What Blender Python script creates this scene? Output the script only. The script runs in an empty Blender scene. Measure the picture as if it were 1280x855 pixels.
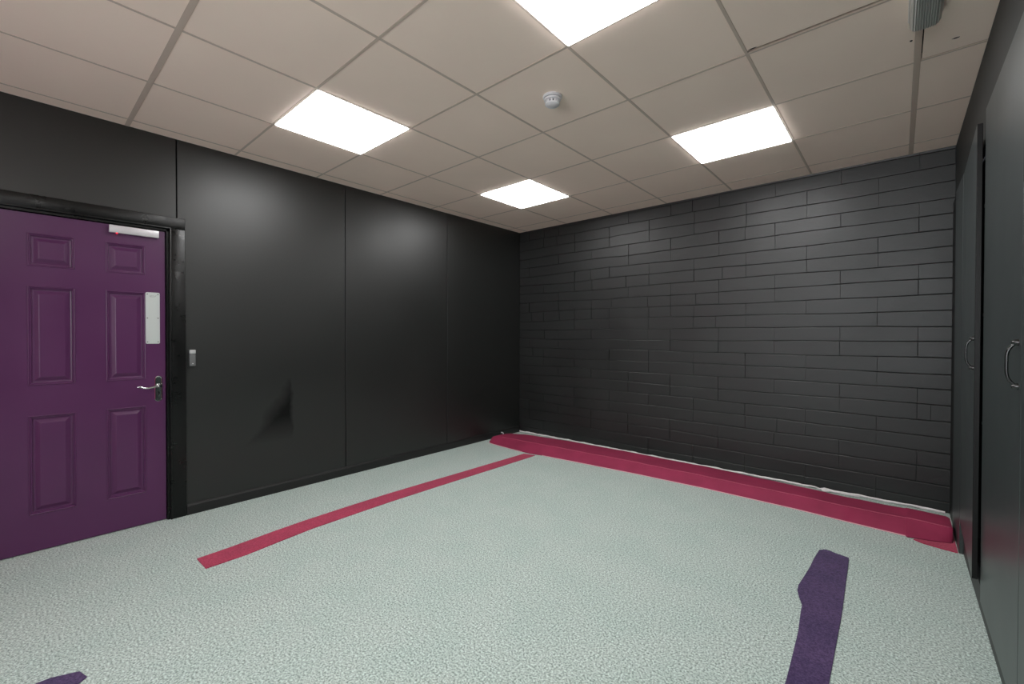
import bpy, bmesh, math, random
from mathutils import Vector, Matrix
random.seed(7)
S = bpy.context.scene
C = S.collection

# ------------------------------------------------------------------ camera
YAW, PITCH, ROLL = -0.7224, -0.0099, 0.0018
CAM = Vector((3.543, -1.678, 1.2385))
r = Vector((math.cos(YAW), -math.sin(YAW), 0))
h = Vector((math.sin(YAW), math.cos(YAW), 0))
fw = h*math.cos(PITCH) + Vector((0, 0, math.sin(PITCH)))
up = r.cross(fw)
cx_ = r*math.cos(ROLL) + up*math.sin(ROLL)
cy_ = -r*math.sin(ROLL) + up*math.cos(ROLL)
cz_ = cx_.cross(cy_)
cd = bpy.data.cameras.new('camera'); cam = bpy.data.objects.new('camera', cd); C.objects.link(cam)
cd.sensor_width = 36; cd.lens = 548.1/1280*36; cd.shift_y = -2.6/1280; cd.clip_start = 0.02
M = Matrix((cx_, cy_, cz_)).transposed().to_4x4(); M.translation = CAM
cam.matrix_world = M
S.camera = cam

# ------------------------------------------------------------------ world, exposure
w = bpy.data.worlds.new('world'); S.world = w; w.use_nodes = True
w.node_tree.nodes['Background'].inputs[0].default_value = (0.8, 0.85, 1, 1)
w.node_tree.nodes['Background'].inputs[1].default_value = 0.05
S.view_settings.view_transform = 'Standard'; S.view_settings.look = 'None'
S.view_settings.gamma = 1; S.view_settings.use_curve_mapping = False
S.view_settings.exposure = 0.0
PANEL = 15.6            # radiance of the lit ceiling panels

# fill light added behind the camera, in a made-up opening, to brighten the room
ADDED_WIN = (2.1, 3.7, 0.75, 2.25)     # x0, x1, z0, z1
ld = bpy.data.lights.new('fill_light', 'AREA'); ld.shape = 'RECTANGLE'; ld.size = ADDED_WIN[1]-ADDED_WIN[0]; ld.size_y = ADDED_WIN[3]-ADDED_WIN[2]
ld.energy = 75; ld.color = (0.90, 0.98, 1.0)
lo_ = bpy.data.objects.new('fill_light', ld); C.objects.link(lo_)
lo_.location = ((ADDED_WIN[0]+ADDED_WIN[1])/2, -3.68, (ADDED_WIN[2]+ADDED_WIN[3])/2); lo_.rotation_euler = (math.radians(90), 0, 0)

# ------------------------------------------------------------------ sizes (metres)
XL, XR, YB, YF, H = -0.123, 3.832, 2.628, -3.6, 2.5595
T = 0.6

# ------------------------------------------------------------------ materials
def mat(name, col, rough=0.6, metal=0.0, spec=0.5, var=0.0, vscale=3, bump=0.0, bscale=200, emit=None, rvar=0.0, coat=0.0):
    m = bpy.data.materials.new(name); m.use_nodes = True
    nt = m.node_tree; b = nt.nodes['Principled BSDF']
    b.inputs['Base Color'].default_value = (*col, 1)
    b.inputs['Roughness'].default_value = rough; b.inputs['Metallic'].default_value = metal
    b.inputs['Specular IOR Level'].default_value = spec
    if coat: b.inputs['Coat Weight'].default_value = coat
    tc = nt.nodes.new('ShaderNodeTexCoord')
    if var or rvar:
        n = nt.nodes.new('ShaderNodeTexNoise'); n.inputs['Scale'].default_value = vscale; n.inputs['Detail'].default_value = 5
        nt.links.new(tc.outputs['Object'], n.inputs['Vector'])
        if var:
            cr = nt.nodes.new('ShaderNodeValToRGB')
            cr.color_ramp.elements[0].position = 0.3; cr.color_ramp.elements[1].position = 0.7
            cr.color_ramp.elements[0].color = (*[c*(1-var) for c in col], 1)
            cr.color_ramp.elements[1].color = (*[min(1, c*(1+var)) for c in col], 1)
            nt.links.new(n.outputs['Fac'], cr.inputs['Fac']); nt.links.new(cr.outputs['Color'], b.inputs['Base Color'])
        if rvar:
            mr = nt.nodes.new('ShaderNodeMapRange'); mr.inputs['To Min'].default_value = rough-rvar; mr.inputs['To Max'].default_value = rough+rvar
            mr.inputs['From Min'].default_value = 0.3; mr.inputs['From Max'].default_value = 0.7
            nt.links.new(n.outputs['Fac'], mr.inputs['Value']); nt.links.new(mr.outputs['Result'], b.inputs['Roughness'])
    if bump:
        n2 = nt.nodes.new('ShaderNodeTexNoise'); n2.inputs['Scale'].default_value = bscale; n2.inputs['Detail'].default_value = 3
        bp = nt.nodes.new('ShaderNodeBump'); bp.inputs['Strength'].default_value = bump; bp.inputs['Distance'].default_value = 0.002
        nt.links.new(tc.outputs['Object'], n2.inputs['Vector']); nt.links.new(n2.outputs['Fac'], bp.inputs['Height'])
        nt.links.new(bp.outputs['Normal'], b.inputs['Normal'])
    if emit:
        b.inputs['Emission Color'].default_value = (*emit[0], 1); b.inputs['Emission Strength'].default_value = emit[1]
    return m

def carpet(name, dark, light, mott, flecks=None):
    """loop pile: fine speckle of two yarns over a soft mottle"""
    m = bpy.data.materials.new(name); m.use_nodes = True
    nt = m.node_tree; b = nt.nodes['Principled BSDF']; b.inputs['Roughness'].default_value = 0.95
    b.inputs['Specular IOR Level'].default_value = 0.15
    b.inputs['Sheen Weight'].default_value = 0.15
    tc = nt.nodes.new('ShaderNodeTexCoord')
    n = nt.nodes.new('ShaderNodeTexNoise'); n.inputs['Scale'].default_value = 125; n.inputs['Detail'].default_value = 4; n.inputs['Roughness'].default_value = 0.75
    n2 = nt.nodes.new('ShaderNodeTexNoise'); n2.inputs['Scale'].default_value = 4; n2.inputs['Detail'].default_value = 6
    nt.links.new(tc.outputs['Object'], n.inputs['Vector']); nt.links.new(tc.outputs['Object'], n2.inputs['Vector'])
    cr = nt.nodes.new('ShaderNodeValToRGB')
    cr.color_ramp.elements[0].position = 0.36; cr.color_ramp.elements[0].color = (*dark, 1)
    cr.color_ramp.elements[1].position = 0.64; cr.color_ramp.elements[1].color = (*light, 1)
    nt.links.new(n.outputs['Fac'], cr.inputs['Fac'])
    cr2 = nt.nodes.new('ShaderNodeValToRGB')
    cr2.color_ramp.elements[0].position = 0.35; cr2.color_ramp.elements[0].color = (*mott, 1)
    cr2.color_ramp.elements[1].position = 0.6; cr2.color_ramp.elements[1].color = (1, 1, 1, 1)
    nt.links.new(n2.outputs['Fac'], cr2.inputs['Fac'])
    mx = nt.nodes.new('ShaderNodeMix'); mx.data_type = 'RGBA'; mx.blend_type = 'MULTIPLY'; mx.inputs[0].default_value = 1
    nt.links.new(cr.outputs['Color'], mx.inputs[6]); nt.links.new(cr2.outputs['Color'], mx.inputs[7])
    nt.links.new(mx.outputs[2], b.inputs['Base Color'])
    bp = nt.nodes.new('ShaderNodeBump'); bp.inputs['Strength'].default_value = 0.5; bp.inputs['Distance'].default_value = 0.003
    nt.links.new(n.outputs['Fac'], bp.inputs['Height']); nt.links.new(bp.outputs['Normal'], b.inputs['Normal'])
    return m

M_carpet = carpet('grey_green_carpet', (0.14, 0.175, 0.158), (0.71, 0.82, 0.77), (0.94, 0.97, 0.965))
M_red = carpet('crimson_carpet', (0.30, 0.020, 0.060), (0.52, 0.055, 0.12), (0.85, 0.85, 0.9))
M_mat = mat('crimson_felt', (0.27, 0.022, 0.068), 0.75, spec=0.35, var=0.16, vscale=4, bump=0.3, bscale=120)
M_foldhl = mat('rose_highlight', (0.42, 0.075, 0.14), 0.7)
M_bind = mat('pale_pink_binding', (0.70, 0.42, 0.45), 0.7)
M_purple = carpet('violet_carpet', (0.036, 0.018, 0.066), (0.110, 0.066, 0.165), (0.7, 0.7, 0.8))
M_tile = mat('ceiling_tile', (0.97, 0.795, 0.685), 0.9, spec=0.2, var=0.02, vscale=2, bump=0.1, bscale=400)
M_bar = mat('ceiling_bar', (0.60, 0.485, 0.41), 0.6, spec=0.3)
M_void = mat('dark_void', (0.015, 0.013, 0.012), 0.9)
M_block = mat('black_painted_blockwork', (0.0105, 0.0115, 0.0112), 0.47, spec=0.72, var=0.2, vscale=2.2, bump=0.3, bscale=45, rvar=0.04)
M_mortar = mat('black_painted_mortar', (0.009, 0.009, 0.009), 0.6)
M_skirt = mat('black_skirting_paint', (0.010, 0.010, 0.010), 0.45)
M_frame = mat('black_gloss_frame_paint', (0.0030, 0.0032, 0.0032), 0.34, spec=0.35, bump=0.35, bscale=45, rvar=0.1, vscale=14)
M_fascia = mat('charcoal_paint', (0.022, 0.023, 0.022), 0.6, var=0.05)
M_cupb = mat('charcoal_laminate', (0.025, 0.034, 0.034), 0.36, spec=0.95, rvar=0.03, vscale=2)
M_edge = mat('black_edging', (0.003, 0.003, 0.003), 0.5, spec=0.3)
M_plinth = mat('black_plinth', (0.018, 0.020, 0.020), 0.5)
M_door = mat('purple_door_paint', (0.088, 0.023, 0.084), 0.33, spec=0.45, var=0.05, vscale=4, rvar=0.05)
M_chrome = mat('polished_chrome', (0.62, 0.64, 0.63), 0.12, metal=1)
M_steel = mat('brushed_aluminium', (0.62, 0.66, 0.64), 0.42, metal=0.35, bump=0.05, bscale=300)
M_screw = mat('screw_steel', (0.25, 0.25, 0.25), 0.35, metal=0.9)
M_silver = mat('silver_housing', (0.62, 0.60, 0.62), 0.35, metal=0.25)
M_led = mat('red_indicator', (0.6, 0.01, 0.02), 0.3, emit=((1, 0.02, 0.05), 2.5))
M_blackpl = mat('black_plastic', (0.008, 0.008, 0.008), 0.35)
M_greypl = mat('grey_plastic', (0.13, 0.135, 0.135), 0.35)
M_greylt = mat('light_grey_plastic', (0.42, 0.43, 0.43), 0.3)
M_whitepl = mat('white_plastic', (0.74, 0.72, 0.74), 0.4)
M_ribbed = mat('grey_prismatic_diffuser', (0.34, 0.345, 0.32), 0.3, spec=0.5)
M_lamp = mat('lit_diffuser', (0.9, 0.9, 0.9), 0.5, emit=((1.0, 1.0, 0.99), PANEL))
M_lframe = mat('white_lamp_frame', (0.80, 0.79, 0.77), 0.45)
M_white = mat('white_sealant', (0.80, 0.76, 0.77), 0.6, var=0.1, vscale=25)
M_back = mat('pink_bounce_paint', (0.80, 0.17, 0.38), 0.85)  # pink put on the unseen wall to tint the light bounced onto the ceiling
M_handle = mat('dark_bronze_handle', (0.012, 0.013, 0.013), 0.22, spec=0.6)
M_brass = mat('brass_latch', (0.5, 0.36, 0.25), 0.4, metal=0.6)

# painted boarding with a darker, duller patch
def wall_paint():
    m = mat('black_satin_wall_paint', (0.0075, 0.0082, 0.0075), 0.43, spec=0.8, rvar=0.03, vscale=1.5)
    nt = m.node_tree; b = nt.nodes['Principled BSDF']
    tc = nt.nodes.new('ShaderNodeTexCoord'); sp = nt.nodes.new('ShaderNodeSeparateXYZ'); nt.links.new(tc.outputs['Object'], sp.inputs[0])
    nz = nt.nodes.new('ShaderNodeTexNoise'); nz.inputs['Scale'].default_value = 6; nt.links.new(tc.outputs['Object'], nz.inputs['Vector'])
    def mth(op, a, bb, c=None):
        n = nt.nodes.new('ShaderNodeMath'); n.operation = op
        for k, v in enumerate((a, bb, c)):
            if v is None: continue
            if isinstance(v, (int, float)): n.inputs[k].default_value = v
            else: nt.links.new(v, n.inputs[k])
        return n.outputs[0]
    # triangle-like patch: right side steep at y=-0.20, left side slants, apex near z=0.88
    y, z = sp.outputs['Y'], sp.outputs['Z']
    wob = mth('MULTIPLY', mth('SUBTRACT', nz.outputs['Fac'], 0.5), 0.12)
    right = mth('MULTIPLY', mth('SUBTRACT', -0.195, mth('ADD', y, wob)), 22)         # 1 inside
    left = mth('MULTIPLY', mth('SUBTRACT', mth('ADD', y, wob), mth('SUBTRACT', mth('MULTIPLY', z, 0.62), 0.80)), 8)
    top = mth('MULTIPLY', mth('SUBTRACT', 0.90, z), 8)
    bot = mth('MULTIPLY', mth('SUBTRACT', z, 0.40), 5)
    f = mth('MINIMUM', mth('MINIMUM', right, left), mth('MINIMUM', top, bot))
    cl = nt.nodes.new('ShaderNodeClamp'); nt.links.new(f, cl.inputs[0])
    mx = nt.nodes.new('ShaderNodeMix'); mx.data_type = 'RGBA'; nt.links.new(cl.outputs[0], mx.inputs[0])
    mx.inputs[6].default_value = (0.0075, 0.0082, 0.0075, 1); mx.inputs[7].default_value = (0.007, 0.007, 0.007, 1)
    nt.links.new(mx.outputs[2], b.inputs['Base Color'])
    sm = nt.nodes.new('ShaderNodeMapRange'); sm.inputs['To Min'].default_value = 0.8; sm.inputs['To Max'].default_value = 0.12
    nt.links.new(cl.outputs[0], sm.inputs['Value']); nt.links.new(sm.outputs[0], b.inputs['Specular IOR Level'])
    return m
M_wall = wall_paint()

# ------------------------------------------------------------------ helpers
def link(name, bm, mats, parent=None, smooth=False, loc=None):
    me = bpy.data.meshes.new(name); bmesh.ops.recalc_face_normals(bm, faces=bm.faces); bm.to_mesh(me); bm.free()
    for m in (mats if isinstance(mats, (list, tuple)) else [mats]): me.materials.append(m)
    if smooth:
        for p in me.polygons: p.use_smooth = True
        me.set_sharp_from_angle(angle=math.radians(38))
    o = bpy.data.objects.new(name, me); C.objects.link(o)
    if parent: o.parent = parent
    if loc: o.location = loc
    return o
def box(bm, x0, x1, y0, y1, z0, z1, bev=0.0, mi=0, seg=2):
    t = bmesh.new()
    vs = [t.verts.new((x, y, z)) for x in (x0, x1) for y in (y0, y1) for z in (z0, z1)]
    for q in ((0,1,3,2),(4,6,7,5),(0,4,5,1),(2,3,7,6),(0,2,6,4),(1,5,7,3)): t.faces.new([vs[i] for i in q])
    if bev: bmesh.ops.bevel(t, geom=t.edges[:], offset=bev, segments=seg, affect='EDGES', profile=0.5)
    merge(bm, t, mi)
def merge(bm, t, mi=0, mtx=None):
    mp = {}
    for v in t.verts: mp[v] = bm.verts.new(mtx @ v.co if mtx else v.co)
    for f in t.faces:
        try:
            nf = bm.faces.new([mp[v] for v in f.verts]); nf.material_index = mi
        except ValueError: pass
    t.free()
def lathe(bm, prof, n=40, mi=0, axis='Z', c=(0,0,0)):
    """prof: (radius, height) pairs"""
    rings = []
    def P(rr, hh, a):
        u, v = rr*math.cos(a), rr*math.sin(a)
        p = {'Z': (u, v, hh), 'X': (hh, u, v)}[axis]
        return (p[0]+c[0], p[1]+c[1], p[2]+c[2])
    for rr, hh in prof:
        rings.append([bm.verts.new(P(max(rr, 1e-5), hh, 2*math.pi*k/n)) for k in range(n)])
    for a, b in zip(rings, rings[1:]):
        for k in range(n):
            f = bm.faces.new((a[k], a[(k+1) % n], b[(k+1) % n], b[k])); f.material_index = mi
    for rg in (rings[0], rings[-1]):
        f = bm.faces.new(rg); f.material_index = mi
def tube(bm, pts, rad, n=12, mi=0, flat=1.0):
    pts = [Vector(p) for p in pts]; rings = []
    for i, p in enumerate(pts):
        d = (pts[min(i+1, len(pts)-1)] - pts[max(i-1, 0)]).normalized()
        a = d.cross(Vector((1, 0, 0)))
        if a.length < 0.2: a = d.cross(Vector((0, 1, 0)))
        a.normalize(); b = d.cross(a).normalized()
        rr = rad[i] if isinstance(rad, (list, tuple)) else rad
        rings.append([bm.verts.new(p + a*math.cos(2*math.pi*k/n)*rr + b*math.sin(2*math.pi*k/n)*rr*flat) for k in range(n)])
    for a, b in zip(rings, rings[1:]):
        for k in range(n):
            f = bm.faces.new((a[k], a[(k+1) % n], b[(k+1) % n], b[k])); f.material_index = mi
    for rg in (rings[0], rings[-1]):
        f = bm.faces.new(rg); f.material_index = mi
def struct(o): o['kind'] = 'structure'; return o
def tag(o, label, cat, group=None):
    o['label'] = label; o['category'] = cat
    if group: o['group'] = group
    return o
def empty(name, loc=(0,0,0)):
    o = bpy.data.objects.new(name, None); C.objects.link(o); o.location = loc; o.empty_display_size = 0.1
    return o
def copy_tree(o, parent=None):
    c = o.copy(); C.objects.link(c); c.parent = parent
    for ch in list(o.children): copy_tree(ch, c)
    return c
def polyslab(bm, pts, z0, z1, mi=0, bev=0.0):
    t = bmesh.new()
    lo = [t.verts.new((x, y, z0)) for x, y in pts]; hi = [t.verts.new((x, y, z1)) for x, y in pts]
    t.faces.new(lo[::-1]); top = t.faces.new(hi)
    for i in range(len(pts)):
        j = (i+1) % len(pts); t.faces.new((lo[i], lo[j], hi[j], hi[i]))
    if bev: bmesh.ops.bevel(t, geom=list(top.edges), offset=bev, segments=2, affect='EDGES')
    merge(bm, t, mi)

# ------------------------------------------------------------------ floor
bm = bmesh.new(); box(bm, XL-0.2, XR+0.7, YF-0.1, YB+0.2, -0.1, 0)
struct(link('floor', bm, M_carpet))

# ------------------------------------------------------------------ ceiling: lay-in tiles on a bar grid
bm = bmesh.new()
box(bm, XL-0.2, XR+0.7, YF-0.1, YB+0.2, H+0.10, H+0.2, mi=2)
LIGHTS = [(4, -1), (1, -1), (4, 2), (1, 2), (4, -4)]  # last panel is added out of view for extra brightness
xs = [XL] + [i*T for i in range(0, 7)] + [XR]
ys = [YF] + [j*T for j in range(-5, 5)] + [YB]
GX = lambda i: (0.012 if abs(i-6*T) < 1e-6 else 0.0065)
GY = lambda j: (0.012 if abs(j+2*T) < 1e-6 else 0.0065)
lit = {(round(i*T, 4), round(j*T, 4)) for i, j in LIGHTS}
for a, b in zip(xs, xs[1:]):
    for c, d in zip(ys, ys[1:]):
        if (round(a, 4), round(c, 4)) in lit: continue
        x0 = a + (GX(a) if a != XL else 0); x1 = b - (GX(b) if b != XR else 0)
        y0 = c + (GY(c) if c != YF else 0); y1 = d - (GY(d) if d != YB else 0)
        jz = random.uniform(0, 0.0012)
        if abs(a-5*T) < 1e-6 and abs(d-T) < 1e-6: y1 -= 0.017       # tiles that sit short of their bars
        if abs(a-6*T) < 1e-6 and abs(d-2*T) < 1e-6: y1 -= 0.009; x0 += 0.004
        box(bm, x0+0.0006, x1-0.0006, y0+0.0006, y1-0.0006, H-0.0012+jz*0.5, H+0.014, mi=0)
for x in xs[1:-1]:
    g = GX(x); box(bm, x-g, x+g, YF, YB, H-0.0026, H+0.03, mi=1)
for y in ys[1:-1]:
    g = GY(y); box(bm, XL, XR, y-g, y+g, H-0.0024, H+0.0302, mi=1)
# worn marks on tile faces
for (x, y, rx, ry) in ((3.723, 1.083, 0.012, 0.006), (3.03, 0.57, 0.016, 0.004), (3.575, 0.98, 0.005, 0.008)):
    t = bmesh.new(); vs = [t.verts.new((x+rx*math.cos(k*math.pi/5)*(1+0.3*math.sin(3*k)), y+ry*math.sin(k*math.pi/5), H-0.0014)) for k in range(10)]
    t.faces.new(vs); merge(bm, t, 2)
struct(link('ceiling', bm, [M_tile, M_bar, M_void]))

# ------------------------------------------------------------------ left wall: painted boards with seams, skirting
DL, DR, DT = -1.745, -1.008, 1.928          # door leaf opening (y, y, z)
bm = bmesh.new()
seams = [-3.6, -2.2, -0.948, 0.257, 1.420, YB]
g = 0.0035
box(bm, XL-0.14, XL-0.10, YF-0.1, YB+0.15, 0, H+0.1, mi=1)          # backing
for a, b in zip(seams, seams[1:]):
    a2 = a + (g if a > YF else 0); b2 = b - (g if b < YB else 0)
    if b <= DL-0.1 or a >= DR+0.05: box(bm, XL-0.10, XL, a2, b2, 0, H+0.02, bev=0.001, seg=1)
    else:                                                          # boards around the doorway
        box(bm, XL-0.10, XL, a2, b2, DT+0.045, H+0.02, bev=0.001, seg=1)
        if a < DL-0.045: box(bm, XL-0.10, XL, a2, DL-0.045, 0, DT+0.044)
        if b > DR+0.045: box(bm, XL-0.10, XL, DR+0.045, b2, 0, DT+0.044)
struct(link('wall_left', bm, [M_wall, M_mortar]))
bm = bmesh.new()
def skirt(bm, y0, y1):
    t = bmesh.new(); prof = [(0, 0), (0.014, 0), (0.014, 0.060), (0.009, 0.072), (0, 0.076)]
    A = [t.verts.new((XL+x, y0, z)) for x, z in prof]; B_ = [t.verts.new((XL+x, y1, z)) for x, z in prof]
    for i in range(5): j = (i+1) % 5; t.faces.new((A[i], A[j], B_[j], B_[i]))
    t.faces.new(A); t.faces.new(B_); merge(bm, t)
skirt(bm, DR+0.106, YB); skirt(bm, YF, DL-0.106)
struct(link('baseboard_left', bm, M_skirt))

# ------------------------------------------------------------------ painted block wall
bm = bmesh.new()
box(bm, XL-0.1, XR, YB+0.012, YB+0.16, 0, H+0.1, mi=1)
P = 0.224; Z0 = 1.984 - 9*P
rnd = random.Random(3)
def wob(n, x):                                                      # bed joints wander a little
    q = n*1.7
    return 0.0035*math.sin(x*2.1+q) + 0.002*math.sin(x*6.3+q*2.3) + (0.006*math.sin(x*3.3+q*0.6) if x < 1.2 else 0)
def course(bm, p, q, n, lo, hi, d, gl, gr, tl):
    """one painted face between two bed joints: soft upper lip, sharper lower lip"""
    segs = max(1, int((q-p)/0.11)); prev = None
    for k in range(segs+1):
        x = p+gl+(q-gr-p-gl)*k/segs; e = 0.0 if 0 < k < segs else 0.0022
        zl = max(0.0, lo+wob(n, x)); zh = min(H+0.02, hi+wob(n+1, x)); dd = YB+d+tl*(x-(p+q)/2)
        c = [bm.verts.new(v) for v in ((x, YB+0.0080, zl), (x, dd+e*0.6+0.0036, zl+0.0008), (x, dd+e*0.3+0.0030, zl+0.004), (x, dd+e*0.3-0.0012, zh-0.0065), (x, dd+e*0.5+0.0004, zh-0.0038), (x, YB+0.0085, zh-0.0005))]
        if prev:
            for i in range(5): f = bm.faces.new((prev[i], prev[i+1], c[i+1], c[i])); 
        prev = c
        if k in (0, segs):
            c2 = [bm.verts.new(v.co) for v in c]; x2 = x + (-0.0001 if k == 0 else 0.0001)
            bm.faces.new(c2 + [bm.verts.new((x2, YB+0.012, zh)), bm.verts.new((x2, YB+0.012, zl))])
row = 0
for k in range(-1, 13):
    zb = Z0 + k*P; zt = zb + P
    shift = 2.52 + (0.0 if k % 2 == 0 else 0.225)
    x = shift + (int((XL - shift)/0.4515) - 2)*0.4515; edges = []
    while x < XR + 0.5: edges.append(x); x += 0.4515
    cells = [(max(a, XL), min(b, XR-0.001)) for a, b in zip(edges, edges[1:]) if b > XL+0.03 and a < XR-0.03]
    for half in (0, 1):
        lo = zb + half*P/2; hi = lo + P/2; n = 2*k+half+4
        if hi < 0.015 or lo > H: continue
        run = []
        for (a, b) in cells:
            sp = [a, b]
            if rnd.random() < (0.22 if a < 2.2 else 0.05): sp.insert(1, (a+b)/2+rnd.uniform(-0.03, 0.03))
            for p, q in zip(sp, sp[1:]): run.append([p, q])
        merged = [run[0]]
        for r_ in run[1:]:                                          # some upright joints are painted over
            if rnd.random() < (0.30 if r_[0] < 1.3 else 0.05): merged[-1][1] = r_[1]
            else: merged.append(r_)
        for p, q in merged:
            course(bm, p, q, n, lo, hi, rnd.uniform(-0.0010, 0.0012), rnd.choice((0.0008, 0.0014, 0.0026)), rnd.choice((0.0008, 0.0016, 0.0034)), rnd.uniform(-0.002, 0.002))
struct(link('wall_back', bm, [M_block, M_mortar]))

# unseen wall behind the camera, with an opening added for the fill light
bm = bmesh.new()
box(bm, XL-0.2, ADDED_WIN[0], YF-0.15, YF, 0, H+0.1); box(bm, ADDED_WIN[1], XR+0.6, YF-0.15, YF, 0, H+0.1)
box(bm, ADDED_WIN[0], ADDED_WIN[1], YF-0.15, YF, 0, ADDED_WIN[2]); box(bm, ADDED_WIN[0], ADDED_WIN[1], YF-0.15, YF, ADDED_WIN[3], H+0.1)
struct(link('wall_front', bm, M_back))

bm = bmesh.new()  # frame of the added, unseen opening around the fill light
for (a, b, c, d) in ((ADDED_WIN[0], ADDED_WIN[1], ADDED_WIN[2], ADDED_WIN[2]+0.05), (ADDED_WIN[0], ADDED_WIN[1], ADDED_WIN[3]-0.05, ADDED_WIN[3]), (ADDED_WIN[0], ADDED_WIN[0]+0.05, ADDED_WIN[2]+0.05, ADDED_WIN[3]-0.05), (ADDED_WIN[1]-0.05, ADDED_WIN[1], ADDED_WIN[2]+0.05, ADDED_WIN[3]-0.05), (2.87, 2.93, ADDED_WIN[2]+0.05, ADDED_WIN[3]-0.05)):
    box(bm, a, b, YF-0.07, YF-0.02, c, d, bev=0.003)
struct(link('added_window_1', bm, M_lframe))

# right-hand fascia above the cupboards, and the wall behind them
bm = bmesh.new()
box(bm, XR, XR+0.02, YF, YB+0.004, 2.115, H+0.02)
struct(link('wall_right', bm, M_fascia))

# ------------------------------------------------------------------ built-in cupboards
cup = empty('built_in_cupboard', (XR, 0.6, 0))
tag(cup, 'tall charcoal built-in cupboard with pull-handle doors filling the right-hand wall', 'cupboard')
def under(o, root):
    o.parent = root; o.matrix_parent_inverse = Matrix.Translation(-Vector(root.location)); return o
# (hinge-side y, closing-side y, bottom, top)
DOORS = [(1.872, 1.060, 0.19, 2.150), (1.030, 0.262, 0.112, 2.196), (0.256, -0.51, 0.112, 2.196), (-0.516, -1.28, 0.112, 2.196), (-1.286, -2.05, 0.112, 2.196)]
bm = bmesh.new()
CX0, CX1 = XR+0.022, XR+0.56                                        # gable, partitions, back, top, bottom, shelves
for y in (1.885, 0.259, -1.283, -2.06): box(bm, CX0, CX1, y-0.009, y+0.009, 0.1, 2.114)
box(bm, CX1, XR+0.575, -2.07, 1.894, 0, 2.114)
box(bm, CX0, CX1, -2.07, 1.894, 2.096, 2.113); box(bm, CX0, CX1, -2.07, 1.894, 0.095, 0.112)
for z in (0.75, 1.35, 1.95): box(bm, XR+0.06, CX1, -2.07, 1.89, z, z+0.018)
under(link('carcass', bm, M_edge), cup)
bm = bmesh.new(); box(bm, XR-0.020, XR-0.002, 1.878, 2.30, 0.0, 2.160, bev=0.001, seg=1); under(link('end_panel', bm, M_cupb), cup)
bm = bmesh.new(); box(bm, XR-0.012, XR-0.002, 2.304, YB-0.012, 0.0, 2.16, bev=0.001, seg=1); under(link('shade_strip', bm, M_edge), cup)  # black strip standing in for the shadow beside the cupboard
bm = bmesh.new(); box(bm, XR-0.002, XR+0.018, -2.07, 1.876, 0, 0.108, bev=0.001, seg=1); under(link('plinth', bm, M_plinth), cup)
bm = bmesh.new(); box(bm, XR+0.002, XR+0.020, 1.034, 1.062, 1.985, 1.993, bev=0.002); under(link('latch', bm, M_brass), cup)

def d_handle(parent, y, zc, length, proud=0.024):
    bm = bmesh.new(); pts = []
    n = 22
    for k in range(n+1):
        t = k/n; a = (1-abs(2*t-1)**4)
        pts.append((-proud*a**0.9 if 0 < k < n else 0.002, y + 0.0, zc + (t-0.5)*length*(1 - 0.0*a)))
    tube(bm, pts, [0.0042]*(n+1), n=12, flat=1.0)
    for s in (-1, 1): lathe(bm, [(0.010, 0.001), (0.010, -0.004), (0.007, -0.012), (0.006, -0.014)], n=20, axis='X', c=(0, y, zc+s*length/2))
    o = link('handle', bm, M_handle, parent, smooth=True)
    return o
for i, (ya, yb, zb, zt) in enumerate(DOORS):
    wdt = ya - yb
    e = None
    bm = bmesh.new()
    box(bm, 0, 0.018, -wdt, 0, zb, zt, bev=0.0012, seg=1)
    o = link('door', bm, [M_cupb, M_edge])
    for p in o.data.polygons:                                      # dark edging on the closing edge
        if p.normal.y < -0.6 and i == 0: p.material_index = 1
    o.location = (XR-0.020, ya, 0)
    if i == 0: o.rotation_euler.z = math.radians(-1.6)
    ops = o.location.copy(); o.parent = cup; o.location = ops - Vector(cup.location)
    if i in (0,): d_handle(o, -wdt+0.028, 1.165, 0.128)
    elif i % 2 == 1: d_handle(o, -wdt+0.038, 1.155, 0.132)
    else: d_handle(o, -wdt+0.038, 1.155, 0.132)

# ------------------------------------------------------------------ purple six-panel door
dr = empty('door_1', (XL, DR, 0)); struct(dr)
def dchild(name, bm, m, smooth=False, parent=None):
    o = link(name, bm, m, smooth=smooth)
    if parent is None: under(o, dr)
    else:
        o.parent = parent          # its parent already sits at the world origin
    return o
XF = XL - 0.012                                                    # leaf face
bm = bmesh.new()
ycols = [DL+0.003, -1.630, -1.437, -1.304, -1.112, DR-0.003]
zrows = [0.006, 0.212, 0.778, 0.950, 1.515, 1.627, 1.815, DT-0.003]
prof = [(0, 0), (0.0015, 0.003), (0.004, 0.0042), (0.0065, 0.003), (0.009, -0.0015), (0.0135, -0.002), (0.016, -0.0105), (0.021, -0.012), (0.027, -0.0115), (0.044, -0.0015), (0.0465, -0.0005)]
for a in range(5):
    for c in range(7):
        y0, y1, z0, z1 = ycols[a], ycols[a+1], zrows[c], zrows[c+1]
        if a in (1, 3) and c in (1, 3, 5):
            prev = None
            for ins, dp in prof:
                rg = [bm.verts.new((XF+dp, y, z)) for y, z in ((y0+ins, z0+ins), (y1-ins, z0+ins), (y1-ins, z1-ins), (y0+ins, z1-ins))]
                if prev:
                    for k in range(4): bm.faces.new((prev[k], prev[(k+1) % 4], rg[(k+1) % 4], rg[k]))
                prev = rg
            bm.faces.new(prev)
        else:
            bm.faces.new([bm.verts.new((XF, y, z)) for y, z in ((y0, z0), (y1, z0), (y1, z1), (y0, z1))])
box(bm, XF-0.042, XF-0.012, ycols[0], ycols[-1], zrows[0], zrows[-1])
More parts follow.
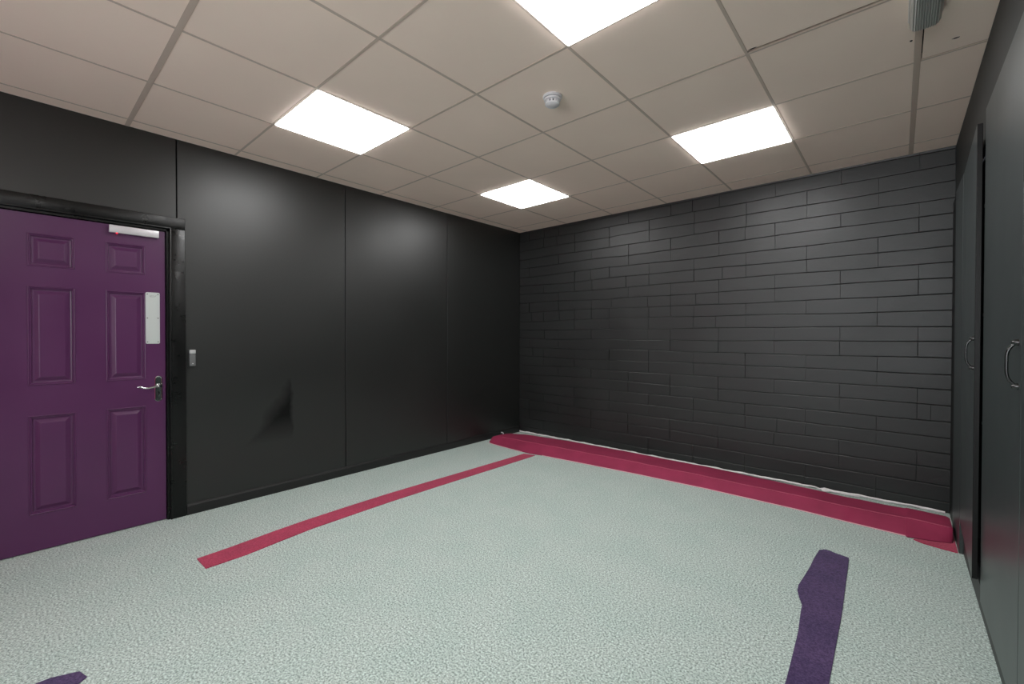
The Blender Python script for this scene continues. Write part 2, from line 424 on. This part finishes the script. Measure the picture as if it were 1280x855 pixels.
for (y0, y1, z0, z1) in ((ycols[0], ycols[0]+0.004, zrows[0], zrows[-1]), (ycols[-1]-0.004, ycols[-1], zrows[0], zrows[-1])):
    box(bm, XF-0.013, XF-0.0002, y0, y1, z0, z1)
box(bm, XF-0.013, XF-0.0002, ycols[0], ycols[-1], zrows[-1]-0.004, zrows[-1])
bmesh.ops.remove_doubles(bm, verts=bm.verts, dist=0.00005)
dchild('door_leaf', bm, M_door)
# frame: lining + stop + architrave
bm = bmesh.new()
AW = 0.098
for s, y in ((1, DR), (-1, DL)):
    box(bm, XL-0.09, XL+0.004, min(y+s*0.001, y+s*0.030), max(y+s*0.001, y+s*0.030), 0, DT+0.03, bev=0.002, seg=1)
    ya, yb = sorted((y+s*0.017, y+s*(AW+0.006)))
    box(bm, XL+0.0005, XL+0.017, ya, yb, 0, DT+0.098, bev=0.004)
    ya, yb = sorted((y+s*0.016, y+s*0.026)); box(bm, XL+0.004, XL+0.022, ya, yb, 0, DT+0.022, bev=0.003)
box(bm, XL-0.09, XL+0.004, DL-0.03, DR+0.03, DT+0.001, DT+0.03, bev=0.002, seg=1)
box(bm, XL+0.0005, XL+0.0172, DL-AW-0.006, DR+AW+0.006, DT+0.017, DT+0.0985, bev=0.004)
box(bm, XL+0.004, XL+0.022, DL-0.026, DR+0.026, DT+0.016, DT+0.026, bev=0.003)
dchild('door_frame', bm, M_frame, smooth=True)
# slim silver door contact with red light
bm = bmesh.new(); box(bm, XF+0.001, XF+0.030, -1.288, -1.046, 1.874, 1.920, bev=0.003); hs = dchild('door_lock_housing', bm, M_silver, smooth=True)
bm = bmesh.new(); lathe(bm, [(0.0045, 0.0), (0.0045, -0.004), (0.002, -0.006)], n=16, c=(XF+0.022, -1.252, 1.8745)); dchild('indicator_light', bm, M_led, True, hs)
# push plate with six screws
bm = bmesh.new()
t = bmesh.new(); rr = 0.008; pts = []
for (cy, cz, a0) in ((-1.040-rr, 1.517-rr, 0), (-1.113+rr, 1.517-rr, 90), (-1.113+rr, 1.181+rr, 180), (-1.040-rr, 1.181+rr, 270)):
    for k in range(6): a = math.radians(a0+18*k); pts.append((cy+rr*math.cos(a), cz+rr*math.sin(a)))
lo = [t.verts.new((XF+0.0003, y, z)) for y, z in pts]; hi = [t.verts.new((XF+0.002, y, z)) for y, z in pts]
t.faces.new(lo); t.faces.new(hi)
for k in range(len(pts)): j = (k+1) % len(pts); t.faces.new((lo[k], lo[j], hi[j], hi[k]))
merge(bm, t); pp = dchild('push_plate', bm, M_steel)
for y in (-1.104, -1.049):
    for z in (1.505, 1.349, 1.193):
        bm = bmesh.new(); lathe(bm, [(0.004, 0), (0.004, 0.0008), (0.002, 0.0016)], n=14, axis='X', c=(XF+0.002, y, z)); dchild('screw', bm, M_screw, True, pp)
bm = bmesh.new()                                                    # faint stamped mark near the plate's top
for (ya, za, yb, zb) in ((-1.092, 1.498, -1.066, 1.494), (-1.088, 1.490, -1.070, 1.487), (-1.066, 1.487, -1.058, 1.499), (-1.092, 1.493, -1.086, 1.486)):
    tube(bm, [(XF+0.0022, ya, za), (XF+0.0022, yb, zb)], 0.0008, n=6)
dchild('stamped_mark', bm, M_screw, False, pp)
# lever handle on a backplate
bm = bmesh.new(); yc = -1.049; prof2 = []
hw = 0.0205
def plate_outline(hw, zt, zb, n=10):
    pts = []
    for k in range(n+1): a = math.pi*k/n; pts.append((yc+hw*math.cos(a), zt-hw+hw*math.sin(a)))
    for k in range(n+1): a = math.pi+math.pi*k/n; pts.append((yc+hw*math.cos(a), zb+hw+hw*math.sin(a)))
    return pts
prev = None
for ins, x in ((0, 0.0003), (0, 0.004), (0.003, 0.007), (0.0055, 0.0065), (0.007, 0.0045), (0.010, 0.0045)):
    rg = [bm.verts.new((XF+x, y, z)) for y, z in plate_outline(hw-ins, 0.968-ins, 0.798+ins)]
    if prev:
        for k in range(len(rg)): j = (k+1) % len(rg); bm.faces.new((prev[k], prev[j], rg[j], rg[k]))
    else: bm.faces.new(rg)
    prev = rg
bm.faces.new(prev); bp_ = dchild('door_handle', bm, M_chrome, True)
bm = bmesh.new()
lathe(bm, [(0.013, 0.004), (0.012, 0.012), (0.009, 0.016), (0.008, 0.045), (0.0095, 0.050), (0.006, 0.055)], n=24, axis='X', c=(XF, yc, 0.904))
pts = [(XF+0.047, yc, 0.904), (XF+0.049, yc-0.02, 0.903), (XF+0.049, yc-0.04, 0.898), (XF+0.049, yc-0.06, 0.894), (XF+0.048, yc-0.08, 0.896), (XF+0.047, yc-0.095, 0.903), (XF+0.046, yc-0.106, 0.906), (XF+0.045, yc-0.114, 0.903)]
tube(bm, pts, [0.008, 0.0072, 0.0062, 0.0058, 0.0058, 0.006, 0.006, 0.003], n=14)
dchild('lever', bm, M_chrome, True, bp_)
bm = bmesh.new(); lathe(bm, [(0.0055, 0.0046), (0.0055, 0.0052)], n=18, axis='X', c=(XF, yc, 0.857)); box(bm, XF+0.0046, XF+0.0052, yc-0.003, yc+0.003, 0.838, 0.856)
dchild('keyhole', bm, M_blackpl, False, bp_)

# ------------------------------------------------------------------ things on the left wall
ex = empty('exit_button', (XL, -0.868, 1.02))
tag(ex, 'small grey oblong push button fixed to the black wall beside the purple door', 'button')
bm = bmesh.new(); box(bm, 0.0003, 0.006, -0.024, 0.024, -0.004, 0.122, bev=0.002); link('back_plate', bm, M_blackpl, ex, True)
bm = bmesh.new(); box(bm, 0.0062, 0.026, -0.018, 0.018, 0.004, 0.088, bev=0.005, seg=3); link('housing', bm, M_greypl, ex, True)
bm = bmesh.new(); box(bm, 0.0062, 0.0275, -0.018, 0.018, 0.0885, 0.116, bev=0.005, seg=3); link('cap', bm, M_greylt, ex, True)
bm = bmesh.new(); lathe(bm, [(0.003, 0.026), (0.003, 0.0275)], n=14, axis='X', c=(0, 0, 0.022)); link('lens', bm, M_whitepl, ex)

# white cable stub standing by the skirting in the far corner
bm = bmesh.new()
tube(bm, [(XL+0.028, 2.292, 0.0), (XL+0.028, 2.292, 0.028), (XL+0.027, 2.289, 0.040), (XL+0.024, 2.278, 0.048), (XL+0.018, 2.262, 0.050)], 0.007, n=10)
tag(link('cable_stub', bm, M_whitepl, smooth=True), 'short white cable end poking up from the floor by the far corner skirting', 'cable')

# ------------------------------------------------------------------ crimson pieces on the floor
# long low padded bolster: (x, front foot y, front top y, back top y, height)
st = [(-0.040, 2.03, 2.06, 2.09, 0.030), (-0.025, 1.975, 2.03, 2.13, 0.050), (0.02, 1.935, 2.01, 2.16, 0.066), (0.10, 1.915, 2.01, 2.20, 0.075), (0.27, 1.900, 2.015, 2.25, 0.078), (0.50, 1.885, 2.03, 2.29, 0.078), (0.66, 1.880, 2.035, 2.30, 0.078), (0.80, 1.912, 2.04, 2.315, 0.078),
      (1.3, 1.952, 2.065, 2.34, 0.079), (1.8, 1.990, 2.09, 2.342, 0.078), (2.4, 2.012, 2.093, 2.34, 0.078), (3.0, 2.004, 2.083, 2.285, 0.078), (3.3, 1.979, 2.072, 2.257, 0.078), (3.585, 1.962, 2.078, 2.252, 0.078),
      (3.592, 1.945, 2.072, 2.256, 0.082), (3.70, 1.975, 2.066, 2.250, 0.082), (3.785, 2.01, 2.060, 2.245, 0.082), (3.798, 2.03, 2.064, 2.235, 0.076)]
def mid(x):
    for a, b in zip(st, st[1:]):
        if a[0] <= x <= b[0]:
            t = (x-a[0])/(b[0]-a[0]); return [p+(q-p)*t for p, q in zip(a[1:], b[1:])]
xsamp = sorted(set([q[0] for q in st] + [i*0.05 for i in range(-1, 77) if -0.04 < i*0.05 < 3.79]))
grid = []; ridge = []; foot = []
for x in xsamp:
    f, ft, bt, hh = mid(x); wv = 0.0012*math.sin(x*9) + 0.001*math.sin(x*23)
    hh += wv; bt += 0.045*min(1, max(0, x+0.04)/0.3); bb = bt + 0.022; d = bt-ft
    pr = [(f+0.004, 0.0006), (f, 0.006), (f+0.004, 0.013), (f+(ft-f)*0.35, hh*0.42), (f+(ft-f)*0.70, hh*0.76), (ft-0.010, hh-0.007), (ft-0.003, hh-0.0015), (ft+0.006, hh+0.0005), (ft+d*0.15, hh), (ft+d*0.5, hh-0.001+wv), (ft+d*0.85, hh), (bt-0.010, hh-0.001), (bt, hh-0.006), (bb-0.004, hh*0.5), (bb, 0.008), (bb-0.004, 0.0006)]
    grid.append([bm_v for bm_v in pr]); ridge.append((x, ft-0.002, hh+0.0008)); foot.append((x, f-0.004, 0.0042))
bm = bmesh.new(); rows = [[bm.verts.new((x, y, z)) for y, z in g_] for x, g_ in zip(xsamp, grid)]
for A, B_ in zip(rows, rows[1:]):
    for k in range(len(A)): j = (k+1) % len(A); bm.faces.new((A[k], A[j], B_[j], B_[k]))
bm.faces.new(rows[0]); bm.faces.new(rows[-1])
matr = link('floor_bolster', bm, M_mat, smooth=True)
tag(matr, 'long low crimson padded bolster lying on the floor along the black block wall', 'bolster')
bm = bmesh.new(); tube(bm, [p for p in ridge if 0.1 < p[0] < 3.79], 0.0026, n=8)  # crease highlight put in as a lighter coloured line on the fold
o = link('fold_highlight', bm, M_foldhl, matr, True); o['label'] = 'lighter rose line painted as a highlight along the top edge'
bm = bmesh.new()
tube(bm, [p for p in foot if -0.02 < p[0] < 0.60], 0.0034, n=8); tube(bm, [p for p in foot if 0.78 < p[0] < 3.59], 0.0034, n=8)
o = link('binding', bm, M_bind, matr, True); o['label'] = 'pale pink edge binding'
# flat offcut at the bolster's right end
bm = bmesh.new(); polyslab(bm, [(3.62, 1.93), (3.66, 1.900), (3.74, 1.880), (3.808, 1.872), (3.808, 2.30), (3.803, 2.30), (3.802, 2.02), (3.786, 1.998), (3.70, 1.963), (3.63, 1.944)], 0.0005, 0.006, bev=0.002)
tag(link('carpet_offcut', bm, M_red), 'small flat crimson carpet scrap at the right end of the long bolster', 'carpet')
# crimson stripe
bm = bmesh.new()
L_ = [(0.645, -1.02), (0.634, -0.85), (0.604, -0.62), (0.584, -0.41), (0.572, -0.10), (0.566, 0.207), (0.575, 0.6), (0.590, 1.0), (0.600, 1.4), (0.612, 1.84)]
R_ = [(0.742, 1.865), (0.735, 1.4), (0.728, 1.0), (0.722, 0.6), (0.720, 0.174), (0.728, -0.1), (0.741, -0.427), (0.768, -0.62), (0.800, -0.82), (0.802, -1.016)]
polyslab(bm, L_+R_, 0.0004, 0.0045, bev=0.0015)
tag(link('carpet_strip', bm, M_red), 'long narrow crimson carpet strip running across the grey floor parallel to the panelled wall', 'carpet strip')
# violet strips
bm = bmesh.new()
polyslab(bm, [(3.209, 1.389), (3.234, 1.420), (3.262, 1.418), (3.275, 1.405), (3.345, 1.390), (3.349, 1.31), (3.357, 1.0), (3.364, 0.735), (3.367, 0.231), (3.367, -0.35), (3.255, -0.35), (3.250, 0.15), (3.245, 0.30), (3.238, 0.481), (3.226, 0.62), (3.222, 0.706), (3.200, 0.77), (3.184, 0.83), (3.180, 0.881), (3.186, 0.96), (3.197, 1.122), (3.200, 1.25)], 0.0004, 0.0045, bev=0.0015)
tag(link('carpet_strip', bm, M_purple), 'violet carpet strip with a jagged left edge on the floor near the cupboard', 'carpet strip')
bm = bmesh.new()
polyslab(bm, [(1.297, -1.527), (1.352, -1.512), (1.372, -1.533), (1.372, -1.95), (1.255, -1.95), (1.262, -1.60)], 0.0004, 0.0045, bev=0.0015)
tag(link('carpet_strip', bm, M_purple), 'small corner of violet carpet strip on the floor in front of the purple door', 'carpet strip')

# white sealant line at the foot of the block wall
bm = bmesh.new()
xx = XL+0.02; pts = []; rad = []
while xx < 3.80:
    wv = 0.0015*math.sin(xx*23)+0.001*math.sin(xx*61)
    dip = 0.004 if xx > 3.1 else 0
    if 3.05 < xx < 3.09: wv -= 0.006
    pts.append((xx, YB-0.012+wv, 0.012 - dip*0.5 + wv)); rad.append(0.0085+0.0012*math.sin(xx*31) - (0.0035 if 3.04 < xx < 3.10 else 0))
    xx += 0.03
tube(bm, pts, rad, n=8)
struct(link('trim_1', bm, M_white, smooth=True))
bm = bmesh.new()
lathe(bm, [(0.004, 0.0), (0.022, 0.002), (0.026, 0.010), (0.018, 0.020), (0.006, 0.024)], n=16, c=(3.115, 2.585, 0.0005))
tube(bm, [(3.115, 2.588, 0.014), (3.17, 2.588, 0.011), (3.25, 2.594, 0.008), (3.33, 2.602, 0.006)], [0.010, 0.007, 0.005, 0.003], n=8)
tag(link('plaster_lump', bm, M_white, smooth=True), 'small lump of white filler lying against the block wall behind the crimson bolster', 'filler')

# ------------------------------------------------------------------ ceiling lights
def make_light():
    e = empty('ceiling_light')
    bm = bmesh.new(); fo, fi = 0.2965, 0.2905
    for (x0, x1, y0, y1) in ((-fo, fo, -fo, -fi), (-fo, fo, fi, fo), (-fo, -fi, -fi, fi), (fi, fo, -fi, fi)):
        box(bm, x0, x1, y0, y1, -0.004, 0.020)
    link('frame', bm, M_lframe, e)
    bm = bmesh.new(); box(bm, -fi, fi, -fi, fi, -0.010, 0.006, bev=0.002, seg=1); link('diffuser', bm, M_lamp, e)
    return e
proto = make_light()
names = ['lit square ceiling panel nearest the camera, cut by the top of the photo',
         'leftmost lit square ceiling panel, nearest the purple door',
         'lit square ceiling panel nearest the cupboards and the block wall',
         'smallest-looking lit square ceiling panel, in the far corner of the room',
         'added lit square ceiling panel, unseen behind the camera on the cupboard side',
         'lit square ceiling panel behind the camera on the door side']
for k, (i, j) in enumerate(LIGHTS):
    o = proto if k == 0 else copy_tree(proto)
    o.location = ((i+0.5)*T, (j+0.5)*T, H)
    tag(o, names[k], 'ceiling light', 'square recessed ceiling lights')

# ------------------------------------------------------------------ smoke detector
sd = empty('smoke_detector', (2.10, 0.292, H)); tag(sd, 'round white smoke detector on a ceiling tile', 'smoke detector')
bm = bmesh.new(); lathe(bm, [(0.052, -0.001), (0.053, -0.008), (0.049, -0.014), (0.040, -0.015)], n=40); link('base', bm, M_whitepl, sd, True)
bm = bmesh.new(); lathe(bm, [(0.040, -0.0152), (0.046, -0.018), (0.045, -0.026), (0.036, -0.029)], n=40); link('collar', bm, M_whitepl, sd, True)
bm = bmesh.new(); lathe(bm, [(0.030, -0.029), (0.030, -0.042)], n=32); link('chamber', bm, M_blackpl, sd, True)
bm = bmesh.new()
for k in range(12):
    a = 2*math.pi*k/12; t = bmesh.new(); box(t, 0.029, 0.038, -0.0055, 0.0055, -0.043, -0.0288, bev=0.001, seg=1); merge(bm, t, 0, Matrix.Rotation(a, 4, 'Z'))
link('vanes', bm, M_whitepl, sd)
bm = bmesh.new(); lathe(bm, [(0.040, -0.0428), (0.040, -0.047), (0.034, -0.052), (0.012, -0.055)], n=32); link('cap', bm, M_whitepl, sd, True)

# ------------------------------------------------------------------ unlit surface-mounted batten at top right
em = empty('batten_light', (3.615, 0.40, H)); tag(em, 'unlit grey ribbed batten light on the ceiling at the top right', 'light fitting')
bm = bmesh.new(); box(bm, -0.052, 0.052, -0.40, 0.398, -0.016, -0.0015, bev=0.003); link('base', bm, M_lframe, em)
bm = bmesh.new(); n = 13; ring0 = None; secs = []
def csec(scale, y):
    pts = []
    for k in range(2*n+1):
        t = k/(2*n); x = -1+2*t
        zz = -(0.016 + (0.050*scale)*(1-abs(x)**5)**0.5) - (0.0032 if k % 2 else 0)*scale
        pts.append(bm.verts.new((x*0.050*(0.86+0.14*scale), y, zz)))
    return pts
for sc, y in ((0.0, -0.398), (0.75, -0.396), (0.95, -0.388), (1, -0.378), (1, 0.378), (0.95, 0.388), (0.75, 0.396), (0.0, 0.398)):
    secs.append(csec(sc, y))
for A, B_ in zip(secs, secs[1:]):
    for k in range(2*n): bm.faces.new((A[k], A[k+1], B_[k+1], B_[k]))
link('ribbed_cover', bm, M_ribbed, em)
